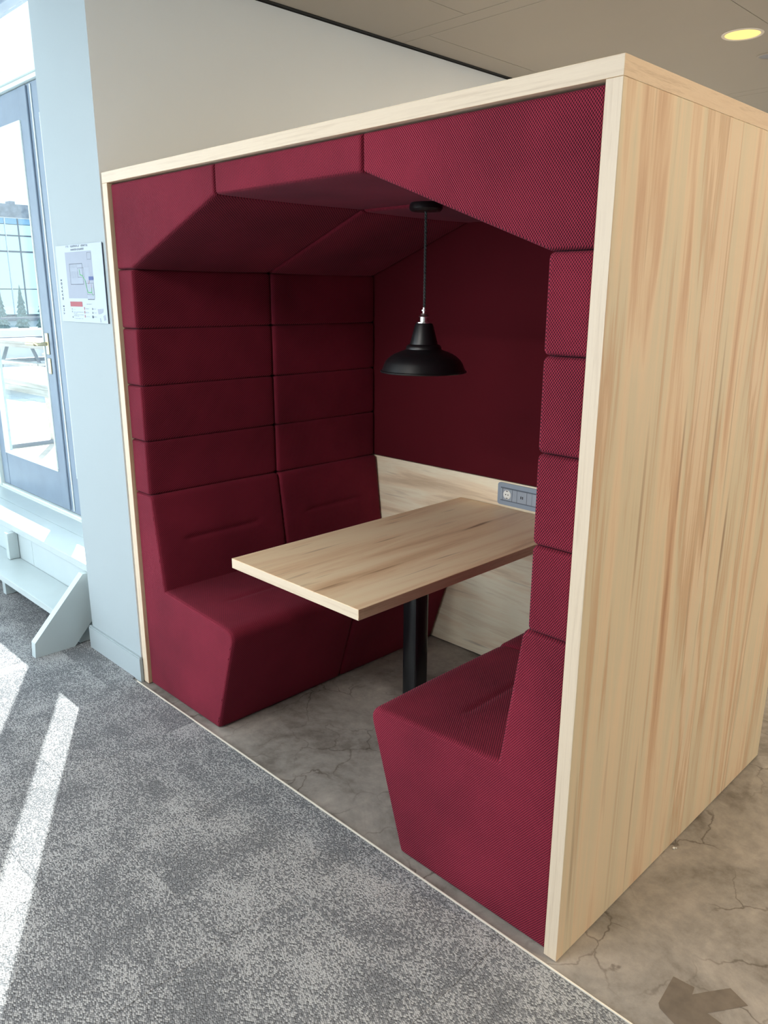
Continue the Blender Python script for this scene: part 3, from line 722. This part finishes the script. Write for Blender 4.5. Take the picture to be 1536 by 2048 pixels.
# ------------------------------------------------------------------ power outlet strip on the back panel
oo = (1.07, 1.272, 0.815); po_ = empty('power_outlet', oo); tag(po_, 'grey power outlet strip set in the beech back panel above the table', 'outlet')
ox0, ox1, oz0, oz1 = 0.951, 1.215, 0.769, 0.868
MB(oo).prism(rrect((ox0+ox1)/2, (oz0+oz1)/2, (ox1-ox0)/2, (oz1-oz0)/2, 0.012), 'y', 1.2665, 1.2735).build('cover_plate', M['socketgrey'], po_)
fr = MB(oo).box(0.968, 1.198, 1.2648, 1.2665, 0.788, 0.849, 0.0008).build('insert_frame', M['socketdark'], po_)
s1 = MB(oo).box(0.981, 1.031, 1.2628, 1.2646, 0.793, 0.844, 0.0006).build('socket_module', M['socketgrey2'], po_)
cs = (1.005, 0.819)
mb = MB(oo); ring = [mb.bm.verts.new(Vector((cs[0]+0.0205*math.cos(a*math.pi/16), 1.2622, cs[1]+0.0205*math.sin(a*math.pi/16)))-mb.o) for a in range(32)]
ring2 = [mb.bm.verts.new(Vector((cs[0]+0.0185*math.cos(a*math.pi/16), 1.2608, cs[1]+0.0185*math.sin(a*math.pi/16)))-mb.o) for a in range(32)]
for i in range(32): mb.bm.faces.new([ring[i], ring[(i+1) % 32], ring2[(i+1) % 32], ring2[i]])
mb.bm.faces.new(ring2); mb.build('socket', M['socketwhite'], s1)
for sx in (-0.0065, 0.0065):
    MB(oo).tube([(cs[0]+sx, 1.2606, cs[1]), (cs[0]+sx, 1.2600, cs[1])], 0.0026, 10).build('pin_hole', M['darkhole'], s1)
MB(oo).box(cs[0]-0.005, cs[0]+0.005, 1.2600, 1.2606, cs[1]-0.0175, cs[1]-0.0145).build('earth_clip', M['darkhole'], s1)
MB(oo).box(cs[0]-0.005, cs[0]+0.005, 1.2600, 1.2606, cs[1]+0.0145, cs[1]+0.0175).build('earth_clip', M['darkhole'], s1)
u1 = MB(oo).box(1.058, 1.108, 1.2628, 1.2646, 0.793, 0.844, 0.0006).build('usb_module', M['socketgrey2'], po_)
for sx in (1.0785, 1.0875): MB(oo).box(sx-0.002, sx+0.002, 1.2622, 1.2627, 0.812, 0.824).build('usb_port', M['darkhole'], u1)
for (xa, xb) in ((0.9695, 0.9795), (1.0325, 1.0565), (1.1095, 1.1345), (1.1875, 1.1965)):
    MB(oo).box(xa, xb, 1.2630, 1.2646, 0.793, 0.844, 0.0005).build('blank_plate', M['socketgrey2'], po_)
s2 = MB(oo).box(1.136, 1.186, 1.2628, 1.2646, 0.793, 0.844, 0.0006).build('socket_module', M['socketgrey2'], po_)

# ------------------------------------------------------------------ floor-plan notice on the wall end
so_ = (-0.243, -0.006, 1.55); sg = empty('floor_plan_sign', so_); tag(sg, 'white floor plan notice with grey map and red box fixed to the wall end', 'sign')
SY = -0.0045
box('plate', M['signwhite'], -0.455, -0.031, SY-0.004, -0.0035, 1.549, 1.856, sg, 0.0008, so_)
box('edge_strip', M['signline'], -0.0308, -0.0285, SY-0.004, -0.0035, 1.549, 1.852, sg, 0, so_)
FY = SY-0.0042
def flat(name, mat, rects, lift=0.0):
    mb = MB(so_)
    for r in rects:
        if len(r) == 4: q = [(r[0], r[2]), (r[1], r[2]), (r[1], r[3]), (r[0], r[3])]
        else: q = r[0]
        mb.bm.faces.new([mb.bm.verts.new(Vector((a, FY-lift, b))-mb.o) for a, b in q])
    return mb.build(name, mat, sg)
flat('map', M['signgrey'], [(-0.368, -0.125, 1.645, 1.828)])
flat('map_area', M['signmid'], [(-0.335, -0.215, 1.70, 1.780), (-0.215, -0.155, 1.715, 1.765), (-0.19, -0.128, 1.64, 1.71)], 0.0002)
def outline(x0, x1, z0, z1, w=0.0022): return [(x0, x1, z0, z0+w), (x0, x1, z1-w, z1), (x0, x0+w, z0, z1), (x1-w, x1, z0, z1)]
ln = outline(-0.335, -0.215, 1.700, 1.782)+outline(-0.262, -0.205, 1.728, 1.765, 0.0012)+outline(-0.19, -0.128, 1.66, 1.705, 0.0012)+[(-0.19, -0.132, 1.640, 1.643)]+outline(-0.165, -0.13, 1.795, 1.822, 0.001)
for k in range(6): ln.append((-0.325+0.012*k, -0.3242+0.012*k, 1.765, 1.778)); ln.append((-0.325+0.012*k, -0.3242+0.012*k, 1.725, 1.752))
flat('map_lines', M['signline'], ln, 0.0004)
def path(pts, w):
    out = []
    for (a, b), (c, d) in zip(pts, pts[1:]):
        v = Vector((c-a, d-b)).normalized(); n = Vector((-v.y, v.x))*w/2
        out.append(([(a+n.x, b+n.y), (c+n.x, d+n.y), (c-n.x, d-n.y), (a-n.x, b-n.y)],))
    return out
flat('route', M['signgreen'], path([(-0.246, 1.760), (-0.243, 1.738), (-0.222, 1.735), (-0.200, 1.715), (-0.193, 1.690), (-0.182, 1.668), (-0.150, 1.668), (-0.147, 1.688)], 0.004)+path([(-0.15, 1.668), (-0.137, 1.655)], 0.003), 0.0006)
flat('you_are_here_box', M['signblue'], [(-0.165, -0.125, 1.716, 1.730)], 0.0008)
flat('you_are_here_pointer', M['signred'], path([(-0.160, 1.716), (-0.172, 1.700)], 0.002)+path([(-0.147, 1.70), (-0.147, 1.685)], 0.0015), 0.0008)
flat('heading_box', M['signred'], [(-0.360, -0.245, 1.612, 1.632)], 0.0002)
rn = random.Random(3)
def strokes(x0, x1, z0, h, cw=0.006):
    out = []; x = x0
    while x < x1:
        k = rn.random()
        if k > 0.12:
            out.append((x, x+cw*0.16, z0, z0+h)); 
            if k > 0.4: out.append((x+cw*0.55, x+cw*0.71, z0, z0+h))
            zz = z0+h*rn.choice((0, 0.42, 0.84)); out.append((x, x+cw*0.7, zz, zz+h*0.16))
        x += cw
    return out
ttl = strokes(-0.352, -0.150, 1.8455, 0.0075, 0.0088)+strokes(-0.318, -0.188, 1.8325, 0.0075, 0.0088)
body = []
for k, (xa, xb, z) in enumerate([(-0.335, -0.318, 1.600), (-0.335, -0.242, 1.589), (-0.335, -0.30, 1.584), (-0.335, -0.245, 1.578), (-0.335, -0.29, 1.573), (-0.332, -0.248, 1.563)]):
    body += strokes(xa, xb, z, 0.0022, 0.0032)
for xx in (-0.235, -0.168):
    for z in (1.603, 1.588, 1.572): body += strokes(xx+0.012, xx+0.045, z, 0.0022, 0.003)
body += strokes(-0.205, -0.16, 1.621, 0.003, 0.003)
body += [(-0.350, -0.345, 1.600, 1.604), (-0.350, -0.346, 1.588, 1.594), (-0.350, -0.343, 1.566, 1.572), (-0.160, -0.155, 1.600, 1.608), (-0.160, -0.155, 1.585, 1.593), (-0.166, -0.152, 1.568, 1.578)]
flat('small_print', M['signline'], ttl+body, 0.0002)
flat('red_icons', M['signred'], [(-0.233, -0.227, z, z+0.011) for z in (1.600, 1.585, 1.569)], 0.0002)
flat('site_plan', M['signgrey'], [([(-0.112, 1.604), (-0.062, 1.606), (-0.066, 1.592), (-0.085, 1.586), (-0.108, 1.584)],), ([(-0.068, 1.578), (-0.048, 1.584), (-0.044, 1.564), (-0.062, 1.559)],), ([(-0.098, 1.570), (-0.091, 1.570), (-0.089, 1.556), (-0.096, 1.551)],)], 0.0002)
tcv = bpy.data.curves.new('lettering', 'FONT'); tcv.body = 'THE  GARAGE'; tcv.size = 0.0165; tcv.space_character = 1.5; tcv.align_x = 'CENTER'; tcv.align_y = 'CENTER'; tcv.extrude = 0.0001
tcv.offset = 0.0004
ttmp = bpy.data.objects.new('tmp_text', tcv); COL.objects.link(ttmp); bpy.context.view_layer.update()
tme = bpy.data.meshes.new_from_object(ttmp.evaluated_get(bpy.context.evaluated_depsgraph_get())); tme.name = 'lettering'
bpy.data.objects.remove(ttmp); tme.materials.clear()
tx = link('lettering', tme, M['signline'], sg)
tx.location = Vector((-0.428, FY-0.0003, 1.650))-Vector(so_)
tx.rotation_euler = Matrix(((0, -1, 0), (0, 0, -1), (1, 0, 0))).to_euler()

# ------------------------------------------------------------------ ceiling fittings
def downlight(x, y, power, vis=True, main=False):
    o = (x, y, ZC); d = empty('downlight', o)
    if main: tag(d, 'round recessed downlight glowing warm yellow in the panelled ceiling', 'light')
    else: tag(d, 'round recessed downlight elsewhere in the ceiling, outside the picture', 'light', 'other recessed ceiling downlights')
    R = 0.078
    MB(o).lathe([(R, ZC-0.001), (R+0.004, ZC-0.004), (R+0.013, ZC-0.003), (R+0.015, ZC-0.0002)], (x, y, 0), 40, cap=False).build('rim', M['trimwhite'], d, smooth=True)
    mb = MB(o); mb.bm.faces.new([mb.bm.verts.new(Vector((x+R*math.cos(a*math.pi/20), y+R*math.sin(a*math.pi/20), ZC-0.0012))-mb.o) for a in range(40)][::-1])
    mb.build('diffuser', M['lampglow'], d)
    l = bpy.data.lights.new('lamp', 'AREA'); l.shape = 'DISK'; l.size = 0.15; l.energy = power; l.color = (1.0, 0.78, 0.52)
    lo = bpy.data.objects.new('lamp', l); COL.objects.link(lo); lo.parent = d; lo.location = (0, 0, -0.006)
downlight(1.240, 2.62, 22, main=True)
for (x, y) in ((3.6, 2.62), (3.6, 0.3), (5.6, 2.62), (5.6, 0.3), (3.6, 5.0), (1.24, 5.0), (5.6, 5.0), (3.6, 7.0)):
    downlight(x, y, 22)
def softbox(x, y, power, label):  # added unseen fill lamps that brighten the table and carpet
    o = (x, y, ZC); d = empty('added_softbox', o); tag(d, label, 'light', 'added fill lamps over the carpet')
    MB(o).box(x-0.6, x+0.6, y-0.08, y+0.08, ZC-0.05, ZC-0.001, 0.004).build('housing', M['whitematte'], d)
    box('diffuser', M['softboxglow'], x-0.58, x+0.58, y-0.065, y+0.065, ZC-0.053, ZC-0.0505, d, origin=o)
    l = bpy.data.lights.new('lamp', 'AREA'); l.shape = 'RECTANGLE'; l.size = 1.16; l.size_y = 0.13; l.energy = power; l.color = (1.0, 0.95, 0.88)
    lo = bpy.data.objects.new('lamp', l); COL.objects.link(lo); lo.parent = d; lo.location = (0, 0, -0.058)
softbox(1.07, -2.1, 42, 'unseen added luminaire over the carpet, closest to the booth')
softbox(1.07, -3.6, 30, 'unseen added luminaire over the carpet, farther from the booth')
so2 = (1.205, 3.06, ZC); sk = empty('ceiling_speaker', so2); tag(sk, 'small round grey fitting in the ceiling behind the glowing downlight', 'ceiling fitting')
MB(so2).lathe([(0.050, ZC-0.001), (0.054, ZC-0.005), (0.062, ZC-0.003), (0.063, ZC-0.0002)], (so2[0], so2[1], 0), 32, cap=False).build('rim', M['ceil'], sk, smooth=True)
mb = MB(so2); mb.bm.faces.new([mb.bm.verts.new(Vector((so2[0]+0.05*math.cos(a*math.pi/16), so2[1]+0.05*math.sin(a*math.pi/16), ZC-0.0015))-mb.o) for a in range(32)][::-1])
mb.build('grille', M['signgrey'], sk)
# tiny crumb of white plaster by the side panel
cr = MB((2.16, 0.63, 0)); 
for (dx, dy, s) in ((0, 0, 0.006), (0.006, 0.008, 0.004)): cr.box(2.155+dx, 2.155+dx+s, 0.63+dy, 0.63+dy+s*1.5, 0.0, s*0.7, 0.001)
o = cr.build('plaster_crumb', M['whitematte']); o.location = (2.16, 0.63, 0); tag(o, 'tiny white crumb on the concrete at the foot of the beech side panel', 'crumb')
